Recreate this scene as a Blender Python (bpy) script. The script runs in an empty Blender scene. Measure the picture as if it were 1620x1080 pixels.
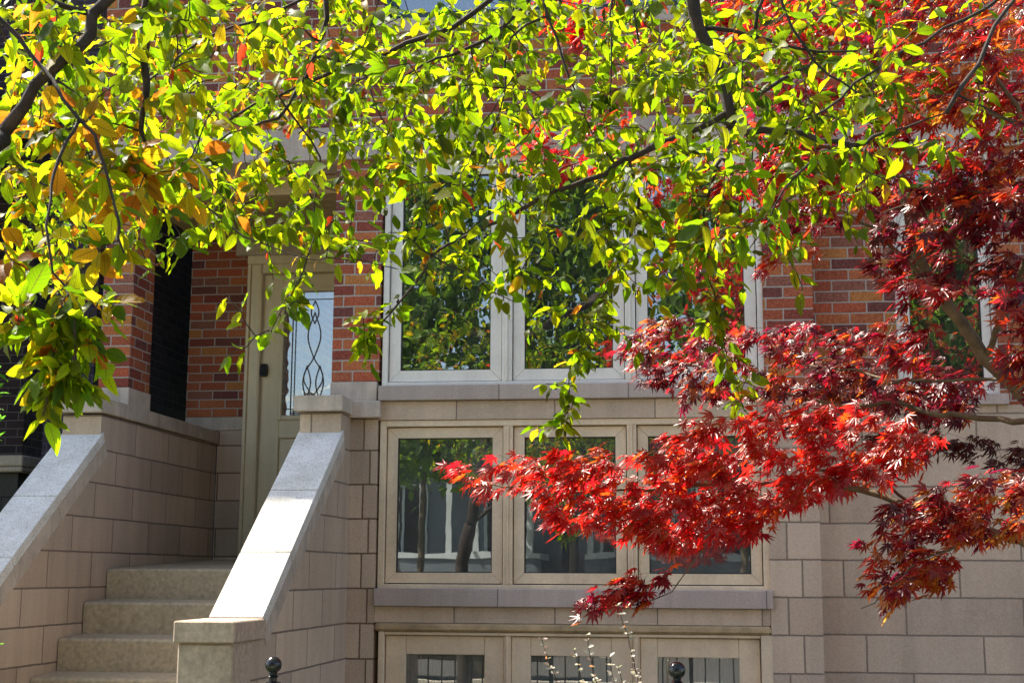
import bpy, bmesh, math, random
import numpy as np
from mathutils import Vector, Matrix
random.seed(7); RNG = np.random.default_rng(11)
SC = bpy.context.scene; COL = SC.collection
# ---------------------------------------------------------------- camera
F, CX, CY = 2200.0, 810.0, 540.0
YAW = math.atan(290/2200); PITCH = math.atan(368/2200); ROLL = 0.005
FW = np.array([-math.sin(YAW)*math.cos(PITCH), math.cos(YAW)*math.cos(PITCH), math.sin(PITCH)])
R0 = np.array([math.cos(YAW), math.sin(YAW), 0]); U0 = np.cross(R0, FW)
RT = R0*math.cos(ROLL)+U0*math.sin(ROLL); UP = -R0*math.sin(ROLL)+U0*math.cos(ROLL)
def at(x, y, Y):
    d = FW*F+RT*(x-CX)-UP*(y-CY); return d*Y/d[1]
cd = bpy.data.cameras.new('camera'); cam = bpy.data.objects.new('camera', cd); COL.objects.link(cam)
m = Matrix.Identity(4)
for i in range(3): m[i][0] = RT[i]; m[i][1] = UP[i]; m[i][2] = -FW[i]
cam.matrix_world = m; cd.sensor_width = 36; cd.lens = F/1620*36; cd.clip_end = 500; cd.clip_start = 0.05
SC.camera = cam
# ---------------------------------------------------------------- light
SUN = Vector((-.55, .27, .79)).normalized()
w = bpy.data.worlds.new('World'); SC.world = w; w.use_nodes = True
nt = w.node_tree; bg = nt.nodes['Background']
sky = nt.nodes.new('ShaderNodeTexSky'); sky.sky_type = 'NISHITA'; sky.sun_disc = False
sky.sun_elevation = math.asin(SUN.z); sky.sun_rotation = math.atan2(SUN.x, SUN.y)
sky.air_density = 1.0; sky.dust_density = 2.0; sky.ozone_density = .4
nt.links.new(sky.outputs[0], bg.inputs[0]); bg.inputs[1].default_value = 0.12
sd = bpy.data.lights.new('sun', 'SUN'); sd.energy = 5.0; sd.angle = math.radians(.5); sd.color = (1, .93, .80)
so = bpy.data.objects.new('sun', sd); COL.objects.link(so)
so.rotation_euler = SUN.to_track_quat('Z', 'Y').to_euler(); so.location = (-10, 5, 15)
SC.view_settings.view_transform = 'Standard'; SC.view_settings.look = 'None'
SC.view_settings.exposure = 1.58; SC.view_settings.gamma = 1
# ---------------------------------------------------------------- node helpers
class NB:
    def __init__(s, name):
        s.m = bpy.data.materials.new(name); s.m.use_nodes = True
        s.t = s.m.node_tree; s.b = s.t.nodes['Principled BSDF']; s.o = s.t.nodes['Material Output']
    def n(s, typ, **kw):
        nd = s.t.nodes.new(typ)
        for k, v in kw.items(): setattr(nd, k, v)
        return nd
    def put(s, sock, v):
        if isinstance(v, bpy.types.NodeSocket): s.t.links.new(v, sock)
        elif v is not None: sock.default_value = v
    def M(s, op, a, b=None, c=None, clamp=False):
        nd = s.n('ShaderNodeMath', operation=op, use_clamp=clamp); s.put(nd.inputs[0], a)
        if b is not None: s.put(nd.inputs[1], b)
        if c is not None: s.put(nd.inputs[2], c)
        return nd.outputs[0]
    def mix(s, f, a, b, blend='MIX'):
        nd = s.n('ShaderNodeMix', data_type='RGBA', blend_type=blend)
        s.put(nd.inputs[0], f); s.put(nd.inputs[6], a if not isinstance(a, tuple) else (*a[:3], 1)); s.put(nd.inputs[7], b if not isinstance(b, tuple) else (*b[:3], 1))
        return nd.outputs[2]
    def noise(s, vec, scale, detail=3, rough=.55, out=0):
        nd = s.n('ShaderNodeTexNoise'); nd.inputs['Scale'].default_value = scale; nd.inputs['Detail'].default_value = detail
        nd.inputs['Roughness'].default_value = rough
        if vec is not None: s.put(nd.inputs['Vector'], vec)
        return nd.outputs[out]
    def ramp(s, f, pts, interp='LINEAR'):
        nd = s.n('ShaderNodeValToRGB'); cr = nd.color_ramp; cr.interpolation = interp
        while len(cr.elements) < len(pts): cr.elements.new(.5)
        for e, (p, c) in zip(cr.elements, pts):
            e.position = p; e.color = (*c, 1) if isinstance(c, tuple) else (c, c, c, 1)
        s.put(nd.inputs[0], f); return nd.outputs[0]
    def pos(s): return s.n('ShaderNodeNewGeometry').outputs['Position']
    def bump(s, h, st=.3, dist=.004):
        nd = s.n('ShaderNodeBump'); nd.inputs['Strength'].default_value = st; nd.inputs['Distance'].default_value = dist
        s.put(nd.inputs['Height'], h); s.put(s.b.inputs['Normal'], nd.outputs[0]); return nd.outputs[0]
def plain(name, col, rough=.6, var=.15, nscale=6, metal=0, bump=0, spec=.5, runs=0):
    N = NB(name); p = N.pos()
    n1 = N.noise(p, nscale, 4); n2 = N.noise(p, nscale*14, 3)
    f = N.M('ADD', N.M('MULTIPLY', n1, .65), N.M('MULTIPLY', n2, .35))
    lo = tuple(max(0, c*(1-var*2)) for c in col); hi = tuple(min(1, c*(1+var)) for c in col)
    c = N.ramp(f, [(.3, lo), (.7, hi)])
    if runs:
        mp = N.n('ShaderNodeMapping'); mp.inputs['Scale'].default_value = (14, 14, 1.1); N.put(mp.inputs[0], p)
        c = N.mix(N.M('MULTIPLY', N.ramp(N.noise(mp.outputs[0], 1, 5, .65), [(.46, 0.0), (.70, 1.0)]), runs), c, tuple(x*.4 for x in col))
    N.put(N.b.inputs['Base Color'], c)
    N.b.inputs['Roughness'].default_value = rough; N.b.inputs['Metallic'].default_value = metal
    N.b.inputs['Specular IOR Level'].default_value = spec
    if bump: N.bump(n2, bump, .003)
    return N.m
def masonry(name, bw, bh, u0=0, v0=0, off=.5, joint=.009, cols=None, mort=(.35,.32,.29), rough=.85, fine=90, finevar=.25,
            stain=.35, bump=.6, alt_len=0.0, streak=0.0):
    """blocks or bricks laid in courses of real size, in metres on every vertical face"""
    N = NB(name); g = N.n('ShaderNodeNewGeometry'); sp = N.n('ShaderNodeSeparateXYZ'); N.put(sp.inputs[0], g.outputs['Position'])
    sn = N.n('ShaderNodeSeparateXYZ'); N.put(sn.inputs[0], g.outputs['True Normal'])
    isy = N.M('GREATER_THAN', N.M('ABSOLUTE', sn.outputs[1]), .5)
    u = N.M('ADD', N.M('MULTIPLY', isy, sp.outputs[0]), N.M('MULTIPLY', N.M('SUBTRACT', 1, isy), sp.outputs[1]))
    wob = N.M('MULTIPLY', N.M('SUBTRACT', N.noise(g.outputs['Position'], 7, 2), .5), joint*.7)
    wob2 = N.M('MULTIPLY', N.M('SUBTRACT', N.noise(g.outputs['Position'], 60, 2), .5), joint*.45)
    wb = N.M('ADD', wob, wob2)
    v = N.M('ADD', N.M('DIVIDE', N.M('SUBTRACT', sp.outputs[2], v0), bh), N.M('DIVIDE', wb, bh))
    row = N.M('FLOOR', v)
    par = N.M('MODULO', N.M('ADD', row, 1000), 2)
    if alt_len: # random shift of the joints per course
        wn0 = N.n('ShaderNodeTexWhiteNoise', noise_dimensions='1D'); N.put(wn0.inputs['W'], row)
        sh = N.M('ADD', N.M('MULTIPLY', par, off), N.M('MULTIPLY', wn0.outputs[0], alt_len))
    else: sh = N.M('MULTIPLY', par, off)
    uu = N.M('ADD', N.M('ADD', N.M('DIVIDE', N.M('SUBTRACT', u, u0), bw), sh), N.M('DIVIDE', wb, bw))
    colm = N.M('FLOOR', uu)
    fu = N.M('SUBTRACT', uu, colm); fv = N.M('SUBTRACT', v, row)
    du = N.M('MULTIPLY', N.M('MINIMUM', fu, N.M('SUBTRACT', 1, fu)), bw)
    dv = N.M('MULTIPLY', N.M('MINIMUM', fv, N.M('SUBTRACT', 1, fv)), bh)
    d = N.M('MINIMUM', du, dv)
    mr = N.n('ShaderNodeMapRange'); N.put(mr.inputs[0], d); mr.inputs[1].default_value = joint*.38; mr.inputs[2].default_value = joint*.62
    brick = mr.outputs[0]
    cv = N.n('ShaderNodeCombineXYZ'); N.put(cv.inputs[0], colm); N.put(cv.inputs[1], row); N.put(cv.inputs[2], isy)
    wn = N.n('ShaderNodeTexWhiteNoise', noise_dimensions='3D'); N.put(wn.inputs[0], cv.outputs[0])
    k = len(cols); c = N.ramp(wn.outputs[0], [(i/k, cols[i]) for i in range(k)], 'CONSTANT')
    fn = N.noise(g.outputs['Position'], fine, 4, .7)
    c = N.mix(finevar, c, N.ramp(fn, [(.3, 0.0), (.7, 1.0)]), 'SOFT_LIGHT')
    mp = N.n('ShaderNodeMapping'); mp.inputs['Scale'].default_value = (9, 9, .9); N.put(mp.inputs[0], g.outputs['Position'])
    st = N.ramp(N.noise(mp.outputs[0], 1.0, 5, .6), [(.42, 0.0), (.72, 1.0)])
    big = N.ramp(N.noise(g.outputs['Position'], 1.6, 4), [(.35, .72), (.68, 1.12)])
    c = N.mix(stain, c, big, 'MULTIPLY')
    if streak: c = N.mix(N.M('MULTIPLY', st, streak), c, tuple(x*.45 for x in cols[0]))
    mc = N.mix(.5, mort, N.noise(g.outputs['Position'], 120, 3), 'SOFT_LIGHT')
    N.put(N.b.inputs['Base Color'], N.mix(brick, mc, c)); N.b.inputs['Roughness'].default_value = rough
    N.b.inputs['Specular IOR Level'].default_value = .25
    h = N.M('ADD', brick, N.M('MULTIPLY', fn, .35)); N.bump(h, bump, .012)
    return N.m
BR = [(.42,.13,.05),(.33,.085,.04),(.23,.055,.036),(.44,.17,.05),(.36,.105,.05),(.17,.055,.045),(.40,.095,.045),(.26,.10,.065)]
LM = [(.61,.465,.335),(.54,.405,.29),(.64,.49,.35),(.57,.44,.32),(.51,.39,.285)]
M = {}
M['brick'] = masonry('red_brick', .203, .0677, u0=.03, v0=1.16, cols=BR, mort=(.40,.345,.29), finevar=.65, stain=.6)
M['brick_pillar'] = masonry('red_brick_pillar', .203, .0677, u0=-2.285, v0=1.16, off=.33, cols=BR, mort=(.40,.345,.29), finevar=.65, stain=.6)
M['lime'] = masonry('limestone_blocks', .66, .2145, u0=.99, v0=-.123, off=.62, joint=.0095, cols=LM, mort=(.25,.19,.14), alt_len=.35, streak=.3)
M['lime_quoin'] = masonry('limestone_quoins', .4, .2145, u0=.605, v0=-.123, off=.21, joint=.0095, cols=LM, mort=(.25,.19,.14), streak=.25)
M['lime_quoin2'] = masonry('limestone_quoins_left', .4, .2065, u0=-2.0, v0=-.087, off=.9, joint=.0095, cols=LM, mort=(.19,.125,.075), streak=.3)
M['lime_cheek'] = masonry('limestone_stair_wall', .57, .2055, u0=7.998, v0=-.087, off=.5, joint=.009, cols=LM, mort=(.22,.165,.125), streak=.35)
M['lime_band'] = masonry('limestone_band', .78, 3, u0=-1.165, v0=-1, off=0, joint=.006, cols=[(.47,.385,.325),(.51,.415,.35)], mort=(.2,.17,.15), streak=.35)
M['lime_panel'] = masonry('limestone_panel', .60, 3, u0=-1.43, v0=-1, off=0, joint=.006, cols=LM, mort=(.2,.15,.12), streak=.3)
M['darkbrick'] = masonry('dark_purple_brick', .203, .0677, v0=.95, cols=[(.045,.028,.032),(.035,.022,.028),(.055,.03,.032),(.03,.02,.025)], mort=(.13,.11,.10), bump=.8)
M['blackbrick'] = masonry('black_painted_brick', .203, .0677, v0=.95, cols=[(.040,.033,.050),(.032,.026,.042),(.048,.040,.058)], mort=(.075,.066,.085), bump=.9, joint=.012)
M['farbrick'] = masonry('far_brick', .203, .0677, cols=BR, mort=(.4,.36,.32))
M['step'] = plain('weathered_concrete', (.56,.44,.28), .92, .20, 38, bump=.8, runs=.25)
M['trimstone'] = plain('smooth_limestone', (.56,.46,.36), .85, .16, 7, bump=.4, runs=.45)
def granite():
    N = NB('speckled_coping_stone'); p = N.pos()
    s = N.ramp(N.noise(p, 130, 2, .6), [(.36, (.40,.37,.33)), (.44, (.78,.74,.67))])
    c = N.mix(.7, s, N.ramp(N.noise(p, 5, 6, .7), [(.3, (.62,.60,.54)), (.62, (1.0,1.0,1.0))]), 'MULTIPLY')
    N.put(N.b.inputs['Base Color'], c)
    N.b.inputs['Roughness'].default_value = .8; N.bump(N.noise(p, 130, 2), .5, .002); return N.m
M['cope'] = granite()
M['pierstone'] = plain('worn_pier_stone', (.60,.46,.34), .92, .20, 40, bump=.9, runs=.45)
M['white'] = plain('white_window_paint', (.78,.73,.64), .45, .08, 5, runs=.14)
M['tan'] = plain('tan_window_paint', (.78,.61,.41), .5, .12, 5, runs=.14)
M['trim_tan'] = plain('weathered_tan_trim', (.50,.36,.19), .6, .25, 9)
M['doorp'] = plain('cream_door_paint', (.82,.68,.44), .45, .06, 4, runs=.14)
M['gasket'] = plain('black_gasket', (.02,.02,.02), .6)
M['black'] = plain('gloss_black_iron', (.012,.012,.014), .18, .1, 10)
M['green_frame'] = plain('dark_green_frame', (.03,.06,.06), .4)
M['curtain'] = plain('pale_curtain', (.55,.54,.50), .9, .1, 3)
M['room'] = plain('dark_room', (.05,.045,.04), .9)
M['lead'] = plain('lead_came', (.10,.09,.07), .4, .2, 20, metal=.5)
M['bark'] = plain('crabapple_bark', (.042,.026,.018), .85, .5, 25, bump=1)
M['mbark'] = plain('maple_bark', (.13,.095,.05), .75, .4, 18, bump=.7)
M['concrete'] = plain('pale_concrete', (.50,.44,.36), .9, .15, 2)
M['asphalt'] = plain('asphalt', (.085,.078,.07), .9, .2, 4)
M['grass'] = plain('lawn', (.06,.10,.025), .95, .35, 5)
M['soil'] = plain('mulch', (.07,.05,.035), .95, .35, 9)
def glass(name, refl, wob, tint=(.8,.85,.85), rough=0.0, dust=.03):
    N = NB(name); p = N.pos(); mp = N.n('ShaderNodeMapping'); mp.inputs['Scale'].default_value = (1, 1, 2.2); N.put(mp.inputs[0], p)
    bp = N.n('ShaderNodeBump'); bp.inputs['Strength'].default_value = wob; bp.inputs['Distance'].default_value = .01
    N.put(bp.inputs['Height'], N.noise(mp.outputs[0], 2.6, 2, .4))
    gl = N.n('ShaderNodeBsdfGlossy'); gl.inputs['Roughness'].default_value = rough; N.put(gl.inputs['Normal'], bp.outputs[0])
    tr = N.n('ShaderNodeBsdfTransparent'); tr.inputs[0].default_value = (*tint, 1)
    fr = N.n('ShaderNodeFresnel'); fr.inputs[0].default_value = 1.5
    f = N.M('ADD', N.M('MULTIPLY', fr.outputs[0], 1.0), refl, clamp=True)
    mx = N.n('ShaderNodeMixShader'); N.put(mx.inputs[0], f); N.put(mx.inputs[1], tr.outputs[0]); N.put(mx.inputs[2], gl.outputs[0])
    df = N.n('ShaderNodeBsdfDiffuse'); df.inputs[0].default_value = (.5,.5,.46,1)
    m2 = N.n('ShaderNodeMixShader'); N.put(m2.inputs[0], N.ramp(N.noise(p, 3.5, 6, .7), [(.35, dust*.4), (.7, dust*1.6)])); N.put(m2.inputs[1], mx.outputs[0]); N.put(m2.inputs[2], df.outputs[0])
    N.put(N.o.inputs[0], m2.outputs[0]); return N.m
M['glass'] = glass('window_glass', .26, .08)
M['glass_low'] = glass('lower_window_glass', .20, .025, dust=.09)
M['glass_door'] = glass('leaded_door_glass', .26, .30)
# ---------------------------------------------------------------- mesh helpers
class MB:
    def __init__(s): s.v = []; s.f = []
    def box(s, x0, x1, y0, y1, z0, z1):
        i = len(s.v)
        s.v += [(x0,y0,z0),(x1,y0,z0),(x1,y1,z0),(x0,y1,z0),(x0,y0,z1),(x1,y0,z1),(x1,y1,z1),(x0,y1,z1)]
        s.f += [(i,i+3,i+2,i+1),(i+4,i+5,i+6,i+7),(i,i+1,i+5,i+4),(i+1,i+2,i+6,i+5),(i+2,i+3,i+7,i+6),(i+3,i,i+4,i+7)]; return s
    def prism(s, poly, x0, x1):   # polygon in (y,z), extruded along x
        i = len(s.v); n = len(poly)
        s.v += [(x0, y, z) for y, z in poly] + [(x1, y, z) for y, z in poly]
        s.f += [tuple(range(i, i+n)), tuple(range(i+2*n-1, i+n-1, -1))]
        s.f += [(i+k, i+n+k, i+n+(k+1) % n, i+(k+1) % n) for k in range(n)]; return s
    def tube(s, pts, rad, seg=8, caps=True):
        pts = [Vector(p) for p in pts]; n = len(pts); i0 = len(s.v); prev = None
        for k in range(n):
            t = (pts[min(k+1, n-1)]-pts[max(k-1, 0)]); t = t.normalized() if t.length > 1e-9 else Vector((0,0,1))
            if prev is None: a = t.orthogonal().normalized()
            else:
                a = prev-t*prev.dot(t); a = a.normalized() if a.length > 1e-6 else t.orthogonal().normalized()
            prev = a; b = t.cross(a); r = rad[k] if hasattr(rad, '__len__') else rad
            for j in range(seg):
                an = 2*math.pi*j/seg; q = pts[k]+(a*math.cos(an)+b*math.sin(an))*r; s.v.append(tuple(q))
        for k in range(n-1):
            for j in range(seg):
                a0 = i0+k*seg+j; a1 = i0+k*seg+(j+1) % seg; s.f.append((a0, a1, a1+seg, a0+seg))
        if caps: s.f += [tuple(range(i0+seg-1, i0-1, -1)), tuple(range(i0+(n-1)*seg, i0+n*seg))]
        return s
    def lathe(s, prof, c, seg=24):
        i0 = len(s.v); n = len(prof)
        for r, z in prof:
            for j in range(seg):
                a = 2*math.pi*j/seg; s.v.append((c[0]+r*math.cos(a), c[1]+r*math.sin(a), c[2]+z))
        for k in range(n-1):
            for j in range(seg):
                a0 = i0+k*seg+j; a1 = i0+k*seg+(j+1) % seg; s.f.append((a0, a1, a1+seg, a0+seg))
        return s
    def build(s, name, mat, parent=None, bevel=0, smooth=False):
        me = bpy.data.meshes.new(name); off = WORLD(parent) if parent else Vector()
        me.from_pydata([tuple(Vector(v)-off) for v in s.v], [], s.f)
        return finish(name, me, mat, parent, bevel, smooth)
def WORLD(o):
    v = Vector()
    while o: v += Vector(o.location); o = o.parent
    return v
def finish(name, me, mat, parent, bevel=0, smooth=False):
    bm = bmesh.new(); bm.from_mesh(me); bmesh.ops.recalc_face_normals(bm, faces=bm.faces)
    if bevel: bmesh.ops.bevel(bm, geom=list(bm.edges), offset=bevel, segments=1, affect='EDGES', clamp_overlap=True)
    bm.to_mesh(me); bm.free()
    if smooth: me.polygons.foreach_set('use_smooth', [True]*len(me.polygons))
    me.materials.append(M[mat] if isinstance(mat, str) else mat)
    o = bpy.data.objects.new(name, me); COL.objects.link(o)
    if parent: o.parent = parent
    return o
def thing(name, label, cat, loc=(0,0,0), group=None):
    o = bpy.data.objects.new(name, None); COL.objects.link(o); o.location = loc; o.empty_display_size = .2
    o['label'] = label; o['category'] = cat
    if group: o['group'] = group
    return o
def tag(o, label, cat, group=None):
    o['label'] = label; o['category'] = cat
    if group: o['group'] = group
    return o
def box(*a): return MB().box(*a)
G = -1.55   # ground level (the camera stands at eye height)
# ---------------------------------------------------------------- setting
def struct(o): o['kind'] = 'structure'; return o
struct(box(-80, 80, -80, 80, G-.4, G-.008).build('ground', 'grass'))
struct(box(-60, 60, -.6, 2.2, G-.3, G).build('pavement', 'concrete'))
struct(box(-60, 60, -11, -3, G-.2, G-.004).build('road', 'asphalt'))
struct(box(-60, 60, -3, -2.8, G-.2, G+.1).build('near_kerb', 'concrete'))
struct(box(-60, 60, -11.2, -11, G-.2, G+.1).build('far_kerb', 'concrete'))
struct(box(-60, 60, -14.6, -12.9, G-.2, G+.1).build('far_pavement', 'concrete'))
struct(box(-2.3, 6, 4.4, 8.25, G-.2, G+.004).build('garden_bed', 'soil'))
# ---------------------------------------------------------------- townhouse
A = 8.28; D = 10.1; W = 8.46
TH = thing('townhouse', 'red brick and limestone townhouse with broad triple windows and a recessed cream door', 'house', (-.8, A, G))
b = MB()
b.box(.42, .712, A, A+.3, 1.04, 2.575)
b.box(-3.80, .712, A, A+.3, 2.785, 3.40); b.box(-3.80, -1.93, A, A+.3, 3.40, 5.2); b.box(.42, .712, A, A+.3, 3.40, 5.2)
b.box(-3.80, .712, A, A+.3, 5.2, 9.5)
b.box(.712, 1.215, W, W+.3, 1.0, 2.575); b.box(1.80, 5, W, W+.3, 1.0, 2.575); b.box(.712, 5, W, W+.3, 2.785, 9.5)
b.box(-3.83, -3.375, D, D+.25, 1.165, 2.53); b.box(-3.83, -2.15, D, D+.25, 2.68, 3.2); b.box(-2.3, -2.15, D, D+.25, 1.165, 2.68)
b.box(-3.375, -2.3, D+.03, D+.25, 2.53, 2.68)
b.box(-3.83, -3.6, D+.25, 14, 1.165, 9.5)
b.build('brick_wall', 'brick', TH)
b = MB(); b.box(-2.213, -1.915, A, A+.35, 1.165, 2.575); b.box(-2.25, -2.10, A+.36, D, 1.165, 2.575); b.build('brick_pillar', 'brick_pillar', TH)
b = MB(); b.box(-3.775, -3.575, 8.40, 8.745, 1.165, 2.575); b.build('brick_pillar', 'brick_pillar', TH)
for q in ((-3.785, -3.565, 8.39, 8.755, 1.02, 1.162), (-2.218, -1.925, A-.005, A+.3, 1.04, 1.162), (-3.83, -3.375, D-.005, D+.2, 1.06, 1.162)): box(*q).build('pillar_base', 'trimstone', TH, .004)
b = MB(); b.box(.712, 5, W, W+.3, G, 1.0); b.build('limestone_wall', 'lime', TH)
b = MB(); b.box(.42, .712, A, A+.3, G, 1.037); b.build('limestone_wall', 'lime_quoin', TH)
for q in ((-2.10, -1.915, A, A+.3, G, .93), (-3.57, -3.375, D, D+.2, .03, 1.057)): box(*q).build('limestone_wall', 'lime_quoin2', TH)
b = MB(); b.box(-2.20, -1.892, A-.06, A+.1, .935, 1.037); b.build('limestone_block', 'trimstone', TH, .004)
b = MB(); b.box(-3.83, 1.0-.29, A-.03, A+.28, 2.575, 2.785); b.box(.712, 5, W-.03, W+.28, 2.575, 2.785); b.build('lintel_band', 'lime_band', TH)
b = MB(); b.box(-3.80, -2.2, 8.58, 8.62, 2.45, 2.573); b.box(-3.8, -2.2, 8.62, D, 2.55, 2.57); b.build('porch_soffit', 'trim_tan', TH)
b = MB(); b.box(-3.8, 5, 8.6, 14, 9.3, 9.5); b.box(.72, .9, 8.8, 14, 1, 9.3); b.build('roof', 'asphalt', TH)
b = MB(); b.box(-3.47, -2.25, D-.04, D+.1, 2.40, 2.67); b.build('door_lintel', 'trimstone', TH, .004)
# windows of the bay
def sash_window(name, xs, z0, z1, yf, fm, gm, border=.06, outer=.03, mull=.05, sill=None, sillmat='lime_band', head=None, depth=.06, curtain=None):
    """xs: edges of the sashes; frame mesh with mitred sashes, panes and sill as sub-parts"""
    fr = MB(); X0, X1 = xs[0], xs[-1]
    fr.box(X0-outer, X0, yf-.015, yf+.12, z0-.03, z1+outer); fr.box(X1, X1+outer, yf-.015, yf+.12, z0-.03, z1+outer)
    fr.box(X0, X1, yf-.015, yf+.12, z1, z1+outer); fr.box(X0, X1, yf-.013, yf+.12, z0-.028, z0)
    for xm in xs[1:-1]: fr.box(xm-mull/2, xm+mull/2, yf-.012, yf+.12, z0, z1); fr.box(xm-.006, xm+.006, yf-.024, yf-.012, z0, z1)
    o = fr.build(name, fm, TH, .003)
    for i in range(len(xs)-1):
        a = xs[i]+(mull/2 if i else 0)+.006; c = xs[i+1]-(mull/2 if i < len(xs)-2 else 0)-.006
        za, zc = z0+.006, z1-.006; bd = border; y = yf+.012
        s = MB()
        def bar(p):   # mitred bar: four corners in front, four behind
            k = len(s.v); s.v += [(x, y, z) for x, z in p]+[(x, y+.05, z) for x, z in p]
            s.f += [(k,k+1,k+2,k+3),(k+7,k+6,k+5,k+4)]+[(k+j, k+4+j, k+4+(j+1) % 4, k+(j+1) % 4) for j in range(4)]
        g = .0012
        bar([(a+g,za),(c-g,za),(c-bd-g,za+bd),(a+bd+g,za+bd)]); bar([(a+g,zc),(a+bd+g,zc-bd),(c-bd-g,zc-bd),(c-g,zc)])
        bar([(a,za+g),(a+bd,za+bd+g),(a+bd,zc-bd-g),(a,zc-g)]); bar([(c,za+g),(c,zc-g),(c-bd,zc-bd-g),(c-bd,za+bd+g)])
        s.build('sash', fm, o)
        gk = MB(); q = .006
        for (p0,p1,r0,r1) in ((a+bd-.001,a+bd+q,za+bd,zc-bd),(c-bd-q,c-bd+.001,za+bd,zc-bd),(a+bd,c-bd,za+bd-.001,za+bd+q),(a+bd,c-bd,zc-bd-q,zc-bd+.001)): gk.box(p0,p1,y+.012,y+.03,r0,r1)
        gk.build('gasket', 'gasket', o)
        box(a+bd-.01, c-bd+.01, y+.022, y+.028, za+bd-.01, zc-bd+.01).build('pane', gm, o)
        if curtain:
            cb = MB(); n = 60; L = (c-a)-.1; k0 = len(cb.v)
            ph = random.random()*6
            for j in range(n+1):
                x = a+.05+L*j/n; yy = y+.16+.018*math.sin(j*.9+ph)+.01*math.sin(j*2.3)
                cb.v += [(x, yy, za-.1), (x, yy, zc-.02)]
            for j in range(n): cb.f.append((k0+2*j, k0+2*j+2, k0+2*j+3, k0+2*j+1))
            cb.build('curtain', 'curtain', o)
    if sill:
        box(X0-outer-.01, X1+outer+.01, A-.035, A+.1, sill[0], sill[1]).build('sill', sillmat, o, .004)
    return o
yw = A+.03
sash_window('window', [-1.865, -1.125, -.375, .385], 1.158, 2.545, yw, 'white', 'glass', .068, .035, .062, sill=(1.04, 1.132))
sash_window('window', [-1.865, -1.115, -.372, .385], -.06, .885, yw, 'tan', 'glass_low', .062, .038, .058, sill=(-.19, -.085))
sash_window('window', [-1.895, -1.13, -.37, .385], 3.515, 5.17, yw, 'green_frame', 'glass', .035, .03, .04, sill=(3.402, 3.492), curtain=True)
sash_window('window', [1.245, 1.775], 1.09, 2.545, W+.03, 'white', 'glass', .05, .03)
box(1.20, 1.84, W-.03, W+.1, 1.0, 1.065).build('window_sill', 'lime_band', TH, .004)
b = MB(); b.box(-1.913, .418, A+.004, A+.28, .925, 1.037); b.box(-1.913, .418, A+.004, A+.28, -.285, -.193); b.build('limestone_panel', 'lime_panel', TH)
box(-1.912, .419, A-.015, A+.1, -.335, -.288).build('door_head_trim', 'trim_tan', TH, .012)
# garden doors
fr = MB()
for x0, x1 in ((-1.885, -1.85), (.36, .425)): fr.box(x0, x1, A-.005, A+.12, G+.02, -.338)
fr.box(-1.85, .36, A+.005, A+.12, -.358, -.338)
for xm in (-1.112, -.355): fr.box(xm-.02, xm+.02, A+.012, A+.12, G+.02, -.358); fr.box(xm-.008, xm+.008, A-.002, A+.012, G+.02, -.358)
GD = fr.build('garden_door_frame', 'tan', TH, .004)
for (a, c, g0, g1) in ((-1.845, -1.134, -1.724, -1.25), (-1.090, -.377, -.976, -.5), (-.333, .355, -.235, .235)):
    s = MB(); y = A+.03; zt = -.362; zg = -.470; zb = G+.32
    s.box(a, g0, y, y+.045, G+.02, zt); s.box(g1, c, y, y+.045, G+.02, zt); s.box(g0+.001, g1-.001, y+.002, y+.045, zg, zt); s.box(g0+.001, g1-.001, y+.002, y+.045, G+.02, zb)
    s.build('door_leaf', 'tan', GD, .003)
    box(g0-.005, g1+.005, y+.02, y+.026, zb-.005, zg+.005).build('pane', 'glass_low', GD)
    cb = MB(); n = 70
    for j in range(n+1):
        x = g0-.03+(g1-g0+.06)*j/n; yy = y+.12+.014*math.sin(j*.75+a*9)+.008*math.sin(j*2.1); cb.v += [(x, yy, zb), (x, yy, zg+.03)]
    for j in range(n): cb.f.append((2*j, 2*j+2, 2*j+3, 2*j+1))
    cb.build('curtain', 'curtain', GD)
# dark rooms behind the panes
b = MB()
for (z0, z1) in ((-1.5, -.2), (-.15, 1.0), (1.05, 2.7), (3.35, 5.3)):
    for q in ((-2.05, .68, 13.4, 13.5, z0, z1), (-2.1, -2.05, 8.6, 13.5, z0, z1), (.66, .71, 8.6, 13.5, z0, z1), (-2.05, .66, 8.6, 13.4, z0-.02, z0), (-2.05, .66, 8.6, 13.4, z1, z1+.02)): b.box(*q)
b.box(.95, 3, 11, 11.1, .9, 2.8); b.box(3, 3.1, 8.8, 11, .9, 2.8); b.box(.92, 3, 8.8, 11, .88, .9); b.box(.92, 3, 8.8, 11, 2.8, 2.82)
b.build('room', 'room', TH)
# entrance door
fr = MB(); fr.box(-3.372, -3.345, D-.035, D+.1, .1, 2.33); fr.box(-3.345, -3.27, D-.02, D+.1, .1, 2.33); fr.box(-3.27, -3.255, D-.03, D+.08, .1, 2.262)
fr.box(-3.255, -2.3, D-.03, D+.1, 2.262, 2.33); fr.box(-3.372, -2.3, D-.045, D+.05, 2.33, 2.397)
fr.box(-2.33, -2.29, D-.03, D+.1, .1, 2.262)
fr.build('door_frame', 'doorp', TH, .005)
s = MB(); y = D+.01
s.box(-3.25, -3.10, y, y+.05, .12, 2.255); s.box(-3.10, -2.60, y, y+.05, 2.14, 2.255); s.box(-2.60, -2.335, y, y+.05, .12, 2.255)
s.box(-3.10, -2.60, y, y+.05, 1.0, 1.15); s.box(-3.10, -2.60, y+.02, y+.05, .3, 1.0); s.box(-3.10, -2.60, y, y+.05, .12, .3)
s.box(-3.04, -2.66, y+.004, y+.03, .37, .94)
ED = s.build('entrance_door', 'doorp', TH, .006)
s = MB(); q = .035
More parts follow.
